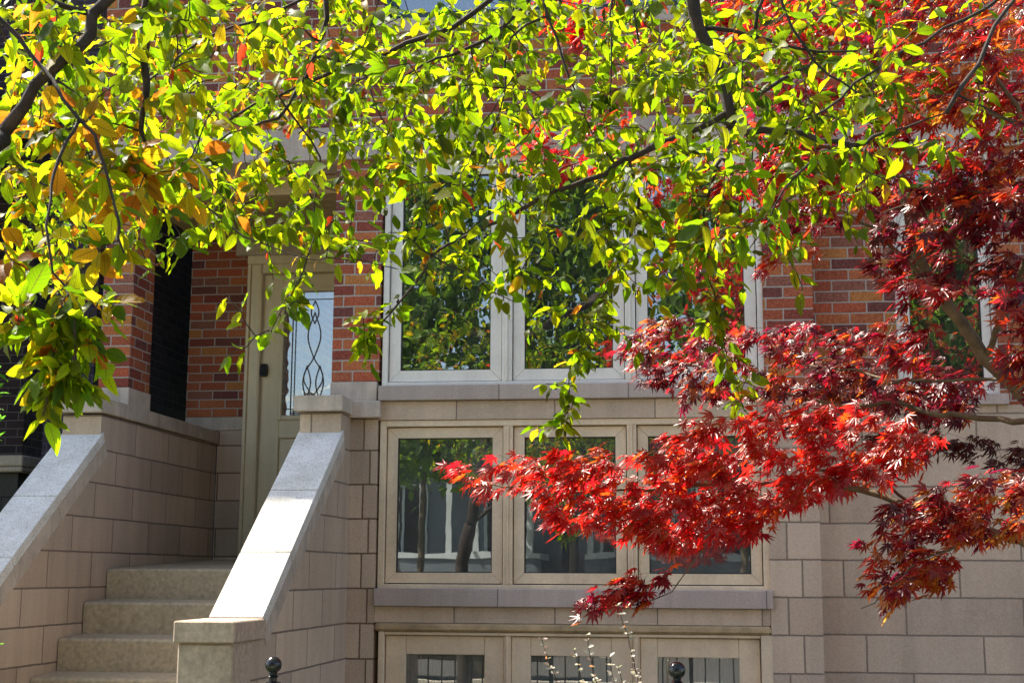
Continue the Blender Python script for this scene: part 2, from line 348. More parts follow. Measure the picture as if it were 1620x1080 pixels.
s.box(-3.115, -3.115+q, y-.015, y, 1.135, 2.155); s.box(-2.62, -2.585, y-.015, y, 1.135, 2.155); s.box(-3.08, -2.62, y-.015, y, 1.135, 1.17); s.box(-3.08, -2.62, y-.015, y, 2.12, 2.155)
s.build('glass_surround', 'doorp', ED, .005)
box(-3.082, -2.618, y+.02, y+.026, 1.168, 2.122).build('pane', 'glass_door', ED)
s = MB(); yy = y+.014
def came(pts, r=.0036): s.tube([(px, yy, pz) for px, pz in pts], r, 6)
came([(-3.02, 1.17), (-3.02, 2.12)]); came([(-2.995, 1.17), (-2.995, 2.12)], .003); came([(-3.08, 2.06), (-2.62, 2.06)], .003); came([(-3.08, 1.22), (-2.62, 1.22)], .003)
for cx_, cz_, ww, hh in ((-2.85, 1.26, .03, .075), (-2.85, 1.46, .075, .15), (-2.85, 1.78, .05, .18), (-2.85, 1.96, .03, .09), (-2.90, 1.42, .03, .13), (-2.80, 1.42, .03, .13)):
    for sg in (-1, 1): came([(cx_+sg*ww*math.sin(math.pi*k/10)**1.3, cz_-hh+2*hh*k/10) for k in range(11)])
s.build('leading', 'lead', ED)
s = MB(); cx0, cz0 = -3.226, 1.515
prof = [(.0,.045),(.02,.042),(.033,.03),(.038,.01)]
for (rx, rz, y0) in ((.030, .052, y-.03),):
    ring0, ring1 = [], []
    for j in range(24):
        a = 2*math.pi*j/24; ca, sa = math.cos(a), math.sin(a)
        ex = math.copysign(abs(ca)**.5, ca); ez = math.copysign(abs(sa)**.5, sa)
        s.v.append((cx0+rx*ex, y0+.03, cz0+rz*ez))
    for j in range(24):
        a = 2*math.pi*j/24; ca, sa = math.cos(a), math.sin(a); ex = math.copysign(abs(ca)**.5, ca); ez = math.copysign(abs(sa)**.5, sa)
        s.v.append((cx0+rx*.86*ex, y0, cz0+rz*.9*ez))
    for j in range(24): s.f.append((j, (j+1) % 24, 24+(j+1) % 24, 24+j))
    s.f.append(tuple(range(24, 48))); s.f.append(tuple(range(23, -1, -1)))
s.build('keypad_lock', 'black', ED)
# ---------------------------------------------------------------- stairs
ST = thing('entrance_stairs', 'concrete stairs rising between two limestone side walls to the cream door', 'stairs', (-2.95, 7, G))
XL0, XL1, XR0, XR1 = -3.83, -3.569, -2.34, -2.073
yF = 8.214; zT = .022
b = MB(); k0 = .0125
b.prism([(yF, G), (yF, zT-k0), (yF+k0, zT), (D, zT+.075), (D, G)], XL1, XR0)
b.build('landing', 'step', ST)
for k in range(1, 8):
    y0 = yF-.306*k; z1 = zT-.194*k
    b = MB().prism([(y0, G), (y0, z1-.014), (y0+.012, z1), (y0+.306-.002, z1+.014), (y0+.306-.002, G)], XL1, XR0)
    b.build('step', 'step', ST)
def cheek(x0, x1, left):
    # wall below the coping
    slope = (.84+.21)/(8.05-6.6)
    off = .055
    poly = [(6.20, G), (6.20, -.315), (6.62, -.315), (6.62+.02, -.21-off+.02), (8.03, .84-off), (8.03, .945), (D-.002 if left else A-.002, .955), (D-.002 if left else A-.002, G)]
    o = MB().prism(poly, x0+.008, x1-.008).build('side_wall', 'lime_cheek', ST)
    # sloped coping slabs
    ys = [6.60, 7.04, 7.52, 8.055] if not left else [6.60, 6.995, 7.476, 8.055]
    for a, c in zip(ys[:-1], ys[1:]):
        za = -.21+(a-6.6)*slope; zc = -.21+(c-6.6)*slope; g = .003
        MB().prism([(a+g, za+g*slope), (c-g, zc-g*slope), (c-g+.03, zc-g*slope-.055), (a+g+.03, za+g*slope-.055)], x0-.002, x1+.002).build('coping_slab', 'cope', o, .003)
    # raking course under the coping
    t = MB(); dz = -.06
    for a, c in zip(ys[:-1], ys[1:]):
        za = -.21+(a-6.6)*slope+dz; zc = -.21+(c-6.6)*slope+dz
        t.prism([(a+.03, za), (c+.026, zc), (c+.08, zc-.075), (a+.084, za-.075)], x0+.002, x1-.002)
    t.build('raking_course', 'trimstone', o)
    MB().box(x0+.002, x1-.002, 6.19, 6.46, G+.01, -.317).build('pier', 'pierstone', o, .008)
    MB().box(x0-.012, x1+.008, 6.165, 6.64, -.312, -.215).build('pier_cap', 'pierstone', o, .006)
    if left:
        t = MB()
        for i, (a, c) in enumerate(((7.985, 8.56), (8.563, 9.13), (9.133, 9.7), (9.703, D-.003))): t.box(x0-.02, x1+.012, a, c, .958, 1.05)
        t.build('wall_cap', 'trimstone', o, .004)
    else:
        MB().box(x0+.0-.02, x1+.012, 7.975, A-.062, .95, 1.043).build('wall_cap', 'trimstone', o, .004)
cheek(XL0, XL1, True); cheek(XR0, XR1, False)
# ---------------------------------------------------------------- neighbour to the left
NH = thing('neighbour_house', 'dark purple brick house at the left edge with a pale stone ledge', 'house', (-8, 12, G))
b = MB(); b.box(-12, -5.43, 10.7, 16, .94, 10); b.build('brick_wall', 'darkbrick', NH)
b = MB(); b.box(-12, -5.40, 10.66, 16, .845, .935); b.box(-12, -5.405, 10.67, 16, .80, .842); b.build('stone_ledge', 'trimstone', NH, .01)
b = MB(); b.box(-12, -5.47, 10.74, 16, G, .798); b.build('lower_wall', masonry('neighbour_base', .4, .2, cols=[(.07,.065,.055),(.06,.055,.05)], mort=(.03,.03,.03)), NH)
b = MB(); b.box(-4.50, -4.15, 9.15, 13.5, G, 9); b.build('side_wall', 'blackbrick', NH)
b = MB(); b.box(-12, -5.43, 8.9, 10.65, 3.55, 3.75); b.box(-12, -5.43, 7.6, 8.9, 3.0, 3.95)  # unseen slab and posts, added to shade the stairs and left coping
for xx in (-11.8, -8.8, -5.9): b.box(xx, xx+.35, 7.7, 8.05, G, 3.0)
b.build('shade_block', 'darkbrick', NH)
# ---------------------------------------------------------------- iron fence near the pavement
posts = [-3.72, -2.50, -1.28, -.062, 1.16, 2.38]
FE = thing('iron_fence', 'low black iron fence with ball-topped posts along the front garden', 'fence', (-.6, 4.2, G))
for x in posts:
    p = MB().box(x-.018, x+.018, 4.182, 4.218, G, -.335)
    p.lathe([(0.001,-.336),(.024,-.336),(.024,-.326),(.012,-.322),(.012,-.312),(.018,-.308),(.011,-.303),(.013,-.298)]+[(.0255*math.sin(a), -.274-.0255*math.cos(a)) for a in [math.pi*(.16+.84*i/14) for i in range(15)]], (x, 4.2, 0))
    p.build('post', 'black', FE, smooth=False)
r = MB()
for z in (-.55, -1.35): r.box(posts[0]+.02, posts[-1]-.02, 4.19, 4.21, z-.012, z+.012)
r.build('rail', 'black', FE)
r = MB()
for a in range(5):
    for k in range(1, 10): xx = posts[a]+1.22*k/10; r.box(xx-.006, xx+.006, 4.194, 4.206, G+.05, -.47)
r.build('pickets', 'black', FE)
# ---------------------------------------------------------------- leaves
def leaf_material(name, diff_mix, diff, rough, vein, spec=.5, tfac=.55, holes=False):
    N = NB(name); at_ = N.n('ShaderNodeAttribute', attribute_name='tint'); uv = N.n('ShaderNodeAttribute', attribute_name='luv')
    sp = N.n('ShaderNodeSeparateXYZ'); N.put(sp.inputs[0], uv.outputs['Vector'])
    av = N.M('ABSOLUTE', sp.outputs[1])
    mid = N.M('LESS_THAN', av, .05)
    side = N.M('GREATER_THAN', N.M('SINE', N.M('MULTIPLY', N.M('SUBTRACT', sp.outputs[0], N.M('MULTIPLY', av, .22)), 52)), .90)
    vn = N.M('MULTIPLY', N.M('MAXIMUM', mid, N.M('MULTIPLY', side, .55)), vein)
    sv = N.n('ShaderNodeVectorMath', operation='ADD'); N.put(sv.inputs[0], N.pos()); N.put(sv.inputs[1], uv.outputs['Vector'])
    bl = N.ramp(N.noise(sv.outputs[0], 22, 4, .6), [(.3, .66), (.7, 1.12)])
    c = N.mix(.8, at_.outputs['Color'], bl, 'MULTIPLY')
    c = N.mix(vn, c, (.12, .08, .02))
    spot = N.ramp(N.noise(sv.outputs[0], 60, 2, .5), [(.70, 0.0), (.74, .7)])
    c = N.mix(spot, c, (.20, .08, .02))
    N.put(N.b.inputs['Base Color'], N.mix(diff_mix, N.mix(1, c, (.34, .34, .34), 'MULTIPLY'), diff))
    N.b.inputs['Roughness'].default_value = rough; N.b.inputs['Specular IOR Level'].default_value = spec
    N.bump(N.M('MULTIPLY', N.M('MAXIMUM', mid, side), 1.0), .35, .001)
    tr = N.n('ShaderNodeBsdfTranslucent'); N.put(tr.inputs[0], c)
    mx = N.n('ShaderNodeMixShader'); mx.inputs[0].default_value = tfac
    N.put(mx.inputs[1], N.b.outputs[0]); N.put(mx.inputs[2], tr.outputs[0]); N.put(N.o.inputs[0], mx.outputs[0]); return N.m
M['leaf'] = leaf_material('crabapple_leaf', .35, (.04, .075, .008), .45, .75, .25, .70)
M['mleaf'] = leaf_material('maple_leaf', .45, (.15, .010, .016), .33, .0, .9, .64)
M['tleaf'] = leaf_material('tree_leaf', .3, (.05, .10, .02), .5, 0, .3, .4)
M['sleaf'] = leaf_material('barberry_leaf', .6, (.62, .58, .50), .45, .0, .6, .35)  # sun glare on the leaves is put into this pale colour
def crab_templates():
    T = []
    for cv in range(16):
        curl = RNG.uniform(-.1, .7); fold = RNG.uniform(.05, .45); wd = RNG.uniform(.15, .29); tw = RNG.uniform(-.7, .7); wav = RNG.uniform(0, .07); ph = RNG.uniform(0, 6)
        rows = [0, .10, .24, .40, .58, .75, .89, 1.0]; v = []; uv = []; f = []
        for t in rows:
            hw = wd*math.sin(math.pi*min(1, t**.82))**.85 if 0 < t < 1 else 0
            zc = -curl*t*t
            for sg in ((-1, 0, 1) if hw else (0,)):
                z = zc+fold*abs(sg)*hw + wav*math.sin(t*17+ph+sg)*abs(sg)
                y = sg*hw; a = tw*t; v.append((t, y*math.cos(a)-(z-zc)*math.sin(a), zc+(z-zc)*math.cos(a)+y*math.sin(a))); uv.append((t, sg, 0))
        f.append((0, 3, 2)); f.append((0, 2, 1)); f[0] = (0, 2, 3)
        f = [(0, 1, 2), (0, 2, 3)]
        for k in range(5):
            a = 1+3*k; f += [(a, a+3, a+4, a+1), (a+1, a+4, a+5, a+2)]
        a = 16; f += [(a, a+3, a+1), (a+1, a+3, a+2)]
        # petiole
        n = len(v); v += [(-.22, .0, .03), (-.22, .012, .03), (.02, .010, 0), (.02, -.010, 0)]; uv += [(0, 0, 0)]*4; f.append((n, n+1, n+2, n+3))
        T.append((np.array(v), np.array(uv), f))
    return T
def maple_templates(nl=7):
    T = []
    for cv in range(8):
        droop = RNG.uniform(.1, .75); fold = RNG.uniform(.02, .11); v = [(0, 0, 0)]; f = []; sp = RNG.uniform(.75, 1.08)
        lob = [(0, 1.0), (38, .93), (-38, .93), (76, .72), (-76, .72), (118, .42), (-118, .42)][:nl]
        lob = [(a*sp+RNG.uniform(-5, 5), l*RNG.uniform(.88, 1.08)) for a, l in lob]; lob.sort()
        not_ = []
        angs = [lob[0][0]-26]+[(lob[i][0]+lob[i+1][0])/2 for i in range(len(lob)-1)]+[lob[-1][0]+26]
        for i, a in enumerate(angs):
            r = .22*(1 if 0 < i < len(lob) else .6); ar = math.radians(a); v.append((r*math.cos(ar), r*math.sin(ar), 0)); not_.append(len(v)-1)
        for i, (a, l) in enumerate(lob):
            ar = math.radians(a); ca, sa = math.cos(ar), math.sin(ar); hw = .115*l; k = len(v); t = .5*l
            def P(x, y, z=0): return (x*ca-y*sa, x*sa+y*ca, z)
            bend = RNG.uniform(-.06, .06)
            v += [P(t*.95, -hw), P(t, 0, -fold), P(t*.95, hw), P(l, bend), P(.25*l, 0, -fold*.6)]
            f += [(0, not_[i], k, k+4), (0, k+4, k+2, not_[i+1]), (k+4, k, k+1), (k+4, k+1, k+2), (k, k+3, k+1), (k+1, k+3, k+2)]
        n = len(v); v += [(-.5, .0, -.02), (-.5, .012, -.02), (.0, .010, 0), (.0, -.010, 0)]; f.append((n, n+1, n+2, n+3))
        v = np.array(v, float); rr = np.hypot(v[:, 0], v[:, 1]); v[:, 2] -= droop*rr**1.6*.55
        uv = np.stack([rr, np.full(len(v), .5), rr*0], 1); T.append((v, uv, f))
    return T
def oval_templates():
    T = []
    for cv in range(4):
        z = RNG.uniform(.0, .2); v = [(0,0,0),(.35,-.3,z),(.35,.3,z),(.75,-.24,z*.6),(.75,.24,z*.6),(1,0,-z*.3),(.5,0,-.03)]
        T.append((np.array(v), np.array([(p[0], .5, 0) for p in v]), [(0,1,6),(0,6,2),(1,3,6),(2,6,4),(3,5,6),(4,6,5)]))
    return T
CRAB, MAPLE, MAPLE5, OVAL = crab_templates(), maple_templates(7), maple_templates(5), oval_templates()
def build_leaves(name, mat, parent, T, P, Dr, Nr, S, C, kind='stuff'):
    """P positions, Dr pointing directions, Nr rough normals, S sizes, C colours: one foliage mesh"""
    P = np.array(P); Dr = np.array(Dr); Nr = np.array(Nr); S = np.array(S); C = np.array(C)
    Dr = Dr/np.linalg.norm(Dr, axis=1, keepdims=True)
    Yv = np.cross(Nr, Dr); Yv /= np.maximum(np.linalg.norm(Yv, axis=1, keepdims=True), 1e-6); Zv = np.cross(Dr, Yv)
    which = RNG.integers(0, len(T), len(P)); VV, UU, CC, LF, LT = [], [], [], [], []; base = 0
    for k, (v, uv, f) in enumerate(T):
        idx = np.where(which == k)[0]
        if not len(idx): continue
        w_ = P[idx, None, :]+S[idx, None, None]*(v[None, :, 0:1]*Dr[idx, None, :]+v[None, :, 1:2]*Yv[idx, None, :]+v[None, :, 2:3]*Zv[idx, None, :])
        n = len(v); VV.append(w_.reshape(-1, 3)); UU.append(np.broadcast_to(uv[None], (len(idx), n, 3)).reshape(-1, 3))
        CC.append(np.repeat(np.concatenate([C[idx], np.ones((len(idx), 1))], 1), n, 0))
        offs = base+np.arange(len(idx))*n
        fl = np.concatenate([np.array(q) for q in f]); fn = np.array([len(q) for q in f])
        LF.append((offs[:, None]+fl[None]).reshape(-1)); LT.append(np.tile(fn, len(idx))); base += n*len(idx)
    V = np.concatenate(VV); U = np.concatenate(UU); CA = np.concatenate(CC); L = np.concatenate(LF); Tn = np.concatenate(LT)
    off = np.array(WORLD(parent)) if parent else np.zeros(3)
    me = bpy.data.meshes.new(name); me.vertices.add(len(V)); me.vertices.foreach_set('co', (V-off).astype(np.float32).ravel())
    me.loops.add(len(L)); me.loops.foreach_set('vertex_index', L.astype(np.int32))
    me.polygons.add(len(Tn)); me.polygons.foreach_set('loop_start', np.concatenate([[0], np.cumsum(Tn)[:-1]]).astype(np.int32))
    me.polygons.foreach_set('loop_total', Tn.astype(np.int32)); me.update(calc_edges=True)
    me.polygons.foreach_set('use_smooth', [True]*len(Tn))
    a = me.attributes.new('tint', 'FLOAT_COLOR', 'POINT'); a.data.foreach_set('color', CA.astype(np.float32).ravel())
    a = me.attributes.new('luv', 'FLOAT_VECTOR', 'POINT'); a.data.foreach_set('vector', U.astype(np.float32).ravel())
    me.materials.append(M[mat]); o = bpy.data.objects.new(name, me); COL.objects.link(o)
    if parent: o.parent = parent
    if kind: o['kind'] = kind
    return o
def smooth_path(pts, step=.05, wob=.006):
    pts = [np.array(p, float) for p in pts]; out = []
    ext = [2*pts[0]-pts[1]]+pts+[2*pts[-1]-pts[-2]]
    for i in range(1, len(ext)-2):
        p0, p1, p2, p3 = ext[i-1:i+3]; n = max(2, int(np.linalg.norm(p2-p1)/step))
        for k in range(n):
            t = k/n; out.append(.5*((2*p1)+(-p0+p2)*t+(2*p0-5*p1+4*p2-p3)*t*t+(-p0+3*p1-3*p2+p3)*t**3))
    out.append(pts[-1]); out = np.array(out); nz = RNG.normal(0, wob, out.shape); nz[0] = 0
    return out+nz
class Tree:
    def __init__(s, root, barkmat): s.root = root; s.mat = barkmat; s.N = np.zeros((0, 3)); s.R = np.zeros(0)
    def limb(s, pts, r0, r1, name='branch', seg=8, step=.06, wob=.005, attach=False, mb=None):
        pts = [np.array(p, float) for p in pts]
        if attach and len(s.N):
            d = np.linalg.norm(s.N-pts[0], axis=1); j = int(np.argmin(d)); pts = [s.N[j]]+pts if d[j] > .03 else [s.N[j]]+pts[1:]
        path = smooth_path(pts, step, wob*min(1, r0/.006)); n = len(path); rr = np.linspace(r0, r1, n)*(1+RNG.normal(0, .05, n))
        s.N = np.concatenate([s.N, path]); s.R = np.concatenate([s.R, rr])
        if mb is not None: mb.tube(path, rr, seg, caps=False); return path
        return MB().tube(path, rr, seg).build(name, s.mat, s.root, smooth=True)
    def grow(s, targets, mb, rmax=.0035, rmin=.0011, sag=.12, lift=0.0):
        """join every target to the nearest wood by a thin curved twig; returns the twigs"""
        T = np.array(targets); done = []; d = np.full(len(T), 1e9); j = np.zeros(len(T), int); start = 0
        left = np.ones(len(T), bool)
        N = s.N.copy(); R = s.R.copy()
        dd = np.linalg.norm(T[:, None, :]-N[None], axis=2) if len(N)*len(T) < 4e7 else None
        if dd is None:
            j = np.array([int(np.argmin(((N-t)**2).sum(1))) for t in T]); d = np.linalg.norm(N[j]-T, axis=1)
        else: j = dd.argmin(1); d = dd[np.arange(len(T)), j]
        for _ in range(len(T)):
            k = int(np.argmin(np.where(left, d, 1e9))); left[k] = False
            q = N[j[k]]; t = T[k]; L = max(np.linalg.norm(t-q), 1e-3)
            mid = (q+t)/2+np.array([0, 0, L*(sag if t[2] < q[2] else sag*.4)+lift])+RNG.normal(0, L*.07, 3)
            n = max(3, int(L/.045)); tt = np.linspace(0, 1, n+1)[:, None]
            path = (1-tt)**2*q+2*(1-tt)*tt*mid+tt*tt*t
            path[1:-1] += RNG.normal(0, .0035, path[1:-1].shape)
            ra = min(R[j[k]]*.8, rmax*(.5+L)); ra = max(ra, rmin*1.2)
            mb.tube(path, np.linspace(ra, rmin, n+1), 4, caps=False)
            new = path[1:]; i0 = len(N); N = np.concatenate([N, new]); R = np.concatenate([R, np.linspace(ra, rmin, n+1)[1:]])
            done.append(path)
            dn = np.linalg.norm(T[:, None, :]-new[None], axis=2); jm = dn.argmin(1); dm = dn.min(1)
            up = (dm < d) & left; d[up] = dm[up]; j[up] = i0+jm[up]
        s.N, s.R = N, R
        return done
# ---------------------------------------------------------------- crabapple
CT = thing('crabapple_tree', 'crabapple tree with bright lime and yellowing leaves overhanging from the upper left', 'tree', (-2.35, 2.5, G))
ct = Tree(CT, 'bark')
ct.limb([(-2.35, 2.5, G), (-2.32, 2.52, -.8), (-2.36, 2.6, 0), (-2.25, 2.7, .5)], .085, .065, 'trunk', 14, .1)
L0 = [(-2.25, 2.7, .5), (-2.1, 2.8, 1.3), (-1.75, 3.0, 2.2), (-1.1, 3.3, 2.6), (-.3, 3.7, 2.75), (.6, 4.0, 2.8), (1.5, 4.2, 2.7)]
ct.limb(L0, .06, .02, seg=10)
ct.limb([(-2.25, 2.7, .5), at(-60, 260, 2.9), at(0, 208, 2.95), at(38, 168, 2.95), at(75, 112, 2.95), at(132, 72, 3.0), at(205, -25, 3.05), (-.75, 3.2, 1.9)], .022, .010, seg=10)
def nearer(p): return (p[0], p[1], p[2] if p[2] < 3.85 else 3.85+(p[2]-3.85)*.3)
def br(px, r0, r1, attach=True, seg=7): ct.limb([at(*nearer(p)) for p in px], r0, r1, attach=attach, seg=seg)
br([(224,-60,3.4),(227,0,3.4),(231,70,3.4),(232,130,3.4),(227,180,3.4),(233,235,3.4),(248,300,3.4),(262,350,3.4)], .020, .003)
br([(-60,-40,2.9),(0,28,2.9),(50,85,2.9),(85,130,2.88),(122,190,2.85),(155,243,2.85),(172,290,2.83),(190,355,2.8),(196,400,2.8)], .008, .0022)
br([(560,-60,4.2),(480,2,4.1),(400,30,4.0),(290,80,3.9),(235,128,3.8)], .010, .003)
br([(520,-40,3.8),(512,30,3.8),(498,92,3.8),(468,140,3.75),(440,185,3.7),(395,200,3.7),(335,232,3.7),(300,262,3.7)], .010, .002)
br([(800,-40,4.7),(750,25,4.6),(680,55,4.6),(600,84,4.55),(540,108,4.5),(440,150,4.4),(400,165,4.3),(330,215,4.3)], .013, .003)
br([(860,-40,4.9),(800,40,4.8),(740,75,4.8),(690,95,4.8),(640,120,4.7)], .010, .003)
br([(1082,-60,4.4),(1092,0,4.4),(1108,45,4.4),(1132,95,4.4),(1146,150,4.4),(1156,200,4.4)], .026, .016, seg=10)
br([(1156,200,4.4),(1152,225,4.4),(1153,262,4.4)], .012, .004)
br([(1150,168,4.4),(1083,213,4.4),(1000,248,4.4),(972,261,4.42),(930,283,4.45),(873,307,4.45),(815,340,4.5),(773,357,4.5),(707,390,4.5),(673,427,4.5),(633,477,4.5),(603,507,4.5),(565,550,4.5)], .011, .0018)
br([(1156,195,4.4),(1180,208,4.4),(1240,207,4.4),(1300,222,4.45),(1345,230,4.5),(1380,218,4.5),(1430,200,4.5),(1500,180,4.5)], .014, .002)
br([(1150,168,4.4),(1210,142,4.5),(1262,113,4.5),(1290,95,4.5)], .009, .003)
br([(1620,-30,5.0),(1560,15,5.0),(1460,65,4.9),(1380,115,4.8),(1270,195,4.6)], .007, .004)
br([(1110,40,4.4),(1160,50,4.5),(1230,68,4.6),(1290,85,4.6),(1400,75,4.7)], .008, .002)
br([(1220,-40,4.5),(1240,20,4.5),(1290,100,4.5),(1330,130,4.5),(1400,180,4.5),(1412,250,4.45),(1420,300,4.4)], .006, .0015)
ct.limb([at(*p) for p in [(1000,245,4.03),(1010,330,4.3),(995,380,4.6),(967,440,4.78),(937,520,4.8),(905,575,4.8),(900,630,4.8),(890,690,4.8)]], .0055, .0014, attach=True, seg=7)
ct.limb([at(*p) for p in [(1140,255,4.02),(1115,330,4.35),(1120,420,4.7),(1132,480,4.85),(1142,540,4.85),(1165,600,4.85),(1176,640,4.85)]], .0055, .0014, attach=True, seg=7)
br([(690,395,4.5),(735,430,4.4),(775,458,4.4),(815,478,4.4)], .003, .0012)
br([(505,250,3.9),(500,320,3.9),(495,380,3.85),(478,430,3.8),(460,470,3.8),(430,522,3.8)], .0035, .0012)
br([(330,330,3.6),(385,372,3.6),(440,395,3.6),(490,410,3.6),(515,410,3.6)], .0035, .0012)
br([(122,190,2.85),(104,225,2.82),(84,270,2.78),(80,320,2.75),(78,400,2.7),(95,450,2.7),(118,500,2.65),(122,560,2.65),(120,600,2.65)], .0045, .0012)
br([(850,-30,4.6),(880,60,4.5),(910,150,4.5),(940,210,4.5)], .006, .002)
br([(965,-40,4.3),(966,60,4.3),(962,160,4.3)], .006, .0015)
br([(992,-40,4.2),(1010,60,4.2),(1030,140,4.2),(1042,185,4.2)], .005, .0015)
br([(1180,400,4.3),(1215,350,4.3),(1240,300,4.35),(1290,250,4.4)], .0015, .004, attach=False)
br([(540,70,4.3),(570,100,4.3),(600,180,4.2),(640,240,4.2),(720,330,4.3)], .004, .0012)
br([(810,60,4.5),(800,140,4.5),(770,220,4.45),(745,300,4.4)], .0045, .0015)
br([(300,262,3.7),(250,300,3.5),(200,330,3.4),(150,350,3.3)], .003, .0012)
br([(-40,180,3.2),(40,270,3.2),(90,300,3.2),(150,310,3.1)], .006, .002)
GD_MAP = """
999888898645778688855554210
999998898878864688855654211
999997799989865788855554232
999998866678886788855545321
999999875678877678765554100
999988844688765578764531000
998766666666665488764330000
997410250233464476541100000
685000120410015443310000000
174000100300000520020000000
052000000000003200030000000
010000000000002000000000000""".split()
tg = []; info = []
for ry, row in enumerate(GD_MAP):
    for cxx, ch in enumerate(row):
        n = int(ch)*(1.02 if ry < 5 else .82 if ry < 7 else (.75 if cxx < 3 else .46))
        left = cxx < 6
        n = n*(1.0 if not left else .84)
        for _ in range(int(n)+(RNG.random() < n-int(n))):
            px = cxx*60+RNG.uniform(0, 60); py = ry*60+RNG.uniform(-10, 44)
            if left and RNG.random() < .36: Y = RNG.uniform(2.85, 3.5)
            else: Y = RNG.uniform(4.05, 5.15 if py < 330 else 4.75) if RNG.random() < .80 else RNG.uniform(3.45, 4.0)
            if ry > 7: Y = 4.75 if cxx > 12 else (2.68 if cxx < 3 else (3.8 if cxx < 8 else 4.0))
            tg.append(at(px, py, Y)); info.append((px, py, Y))
NM = len(tg)
for pth, Y, n in (([(985,400),(967,440),(937,520),(905,575),(900,630),(892,700)], 4.8, 26), ([(1122,440),(1132,480),(1142,540),(1165,600),(1178,655)], 4.85, 17),
                  ([(640,470),(603,507),(565,555)], 4.04, 8), ([(480,430),(460,470),(430,530)], 3.8, 8), ([(735,430),(815,480)], 4.02, 5), ([(100,450),(120,520),(122,620)], 2.68, 6)):
    for k in range(n):
        t = (k+.5)/n*(len(pth)-1); i = int(t); f_ = t-i
        x = pth[i][0]*(1-f_)+pth[i+1][0]*f_+RNG.uniform(-12, 12); y = pth[i][1]*(1-f_)+pth[i+1][1]*f_
        tg.append(at(x, y, Y+RNG.uniform(-.05, .05))); info.append((x, y, Y))
NSP = len(tg)
for _ in range(300):   # crown beyond the frame: above and to either side
    x = RNG.uniform(-3.6, 2.2); y = RNG.uniform(1.6, 4.5); z = RNG.uniform(1.7, 3.9)
    if z < .43*y+.12 and -1.6 < x/y*3 < 1.2: continue
    if abs(x) < 1 and y < 2.2: continue
    tg.append(np.array([x, y, z])); info.append((x*2200/y+1100, -100, y))
mb = MB(); tw = ct.grow(tg, mb, rmax=.0065, rmin=.0016)
# leaves along the twigs
P, Dn, Nn, S, C = [], [], [], [], []
TGA = np.array(tg)
LIME = [(.30,.50,.003),(.40,.58,.003),(.22,.42,.003),(.46,.58,.003),(.15,.30,.003),(.55,.58,.004),(.34,.52,.003),(.20,.26,.003)]
YEL = [(.95,.52,.01),(.95,.40,.01),(.86,.60,.01),(.92,.28,.02)]
def add_leaf(p, d, size, yl):
    if RNG.random() < yl: c = YEL[RNG.integers(len(YEL))]
    elif RNG.random() < .012: c = (.75, .06, .02)
    else: c = LIME[RNG.integers(len(LIME))]
    c = np.array(c)*RNG.uniform(.65, 1.45)
    P.append(p+d*size*.22); Dn.append(d); S.append(size); C.append(np.clip(c, 0, .95))
    nn = RNG.normal(0, .55, 3)+np.array([-.1, -.35, .75]); Nn.append(nn)
for path in tw:
    tip = path[-1]; Y = tip[1]; px = tip[0]/Y*2200+1100; py = 905-tip[2]/Y*2200
    ax = path[-1]-path[-2]; ax /= np.linalg.norm(ax)+1e-9
    yl = .52 if (px < 270 and Y < 3.55 and 60 < py < 450) else (.16 if px < 480 else .03)
    ti = int(np.argmin(((TGA-tip)**2).sum(1))); spray = NM <= ti < NSP
    nl = RNG.integers(3, 6) if spray else RNG.integers(6, 10)
    for k in range(nl):
        j = max(0, len(path)-1-int(k*.6)); p = path[j]
        az = k*2.4+RNG.uniform(-.4, .4); o1 = np.cross(ax, [0.1, .2, 1]); o1 /= np.linalg.norm(o1)+1e-9; o2 = np.cross(ax, o1)
        d = ax*RNG.uniform(.1, .9)+(o1*math.cos(az)+o2*math.sin(az))*.9+np.array([0, 0, -.55])+RNG.normal(0, .2, 3)
        d /= np.linalg.norm(d)
        s_ = RNG.uniform(.038, .077) if Y > 3.5 else RNG.uniform(.056, .088)
        if spray and 3 < Y < 4.5: s_ *= .85
        s_ *= .55+.45*RNG.random()**.4
        add_leaf(p, d, s_, yl)
# leaves on the hanging sprays themselves
dens = [(int(a), int(b_)) for a, b_ in []]
for q, r_ in zip(ct.N[::1], ct.R[::1]):
    if r_ < .0032 and RNG.random() < .16:
        d = RNG.normal(0, 1, 3)+np.array([0, 0, -.6]); d /= np.linalg.norm(d); px = q[0]/q[1]*2200+1100
        add_leaf(q, d, RNG.uniform(.03, .06), .3 if px < 300 else .04)
o = mb.build('twigs', 'bark', CT); o['kind'] = 'stuff'
build_leaves('foliage', 'leaf', CT, CRAB, P, Dn, Nn, S, C)
print('crab leaves', len(P))
mbb = MB(); mbs = MB()
for k in RNG.choice(len(tw), 90, replace=False):
    p = tw[k][-1]
    for q in range(RNG.integers(1, 4)):
        e = p+np.array([RNG.uniform(-.012, .012), RNG.uniform(-.012, .012), -RNG.uniform(.025, .04)])
        mbs.tube([p, (p+e)/2+RNG.normal(0, .002, 3), e], .0006, 4); r = .0045
        mbb.lathe([(r*math.sin(a)+1e-5, -r*math.cos(a)) for a in [math.pi*i/6 for i in range(7)]], e, 8)
M['berry'] = plain('crabapple_fruit', (.28,.06,.03), .3, .3, 60)
o = mbb.build('berries', 'berry', CT, smooth=True); o['kind'] = 'stuff'
o = mbs.build('fruit_stalks', 'bark', CT); o['kind'] = 'stuff'
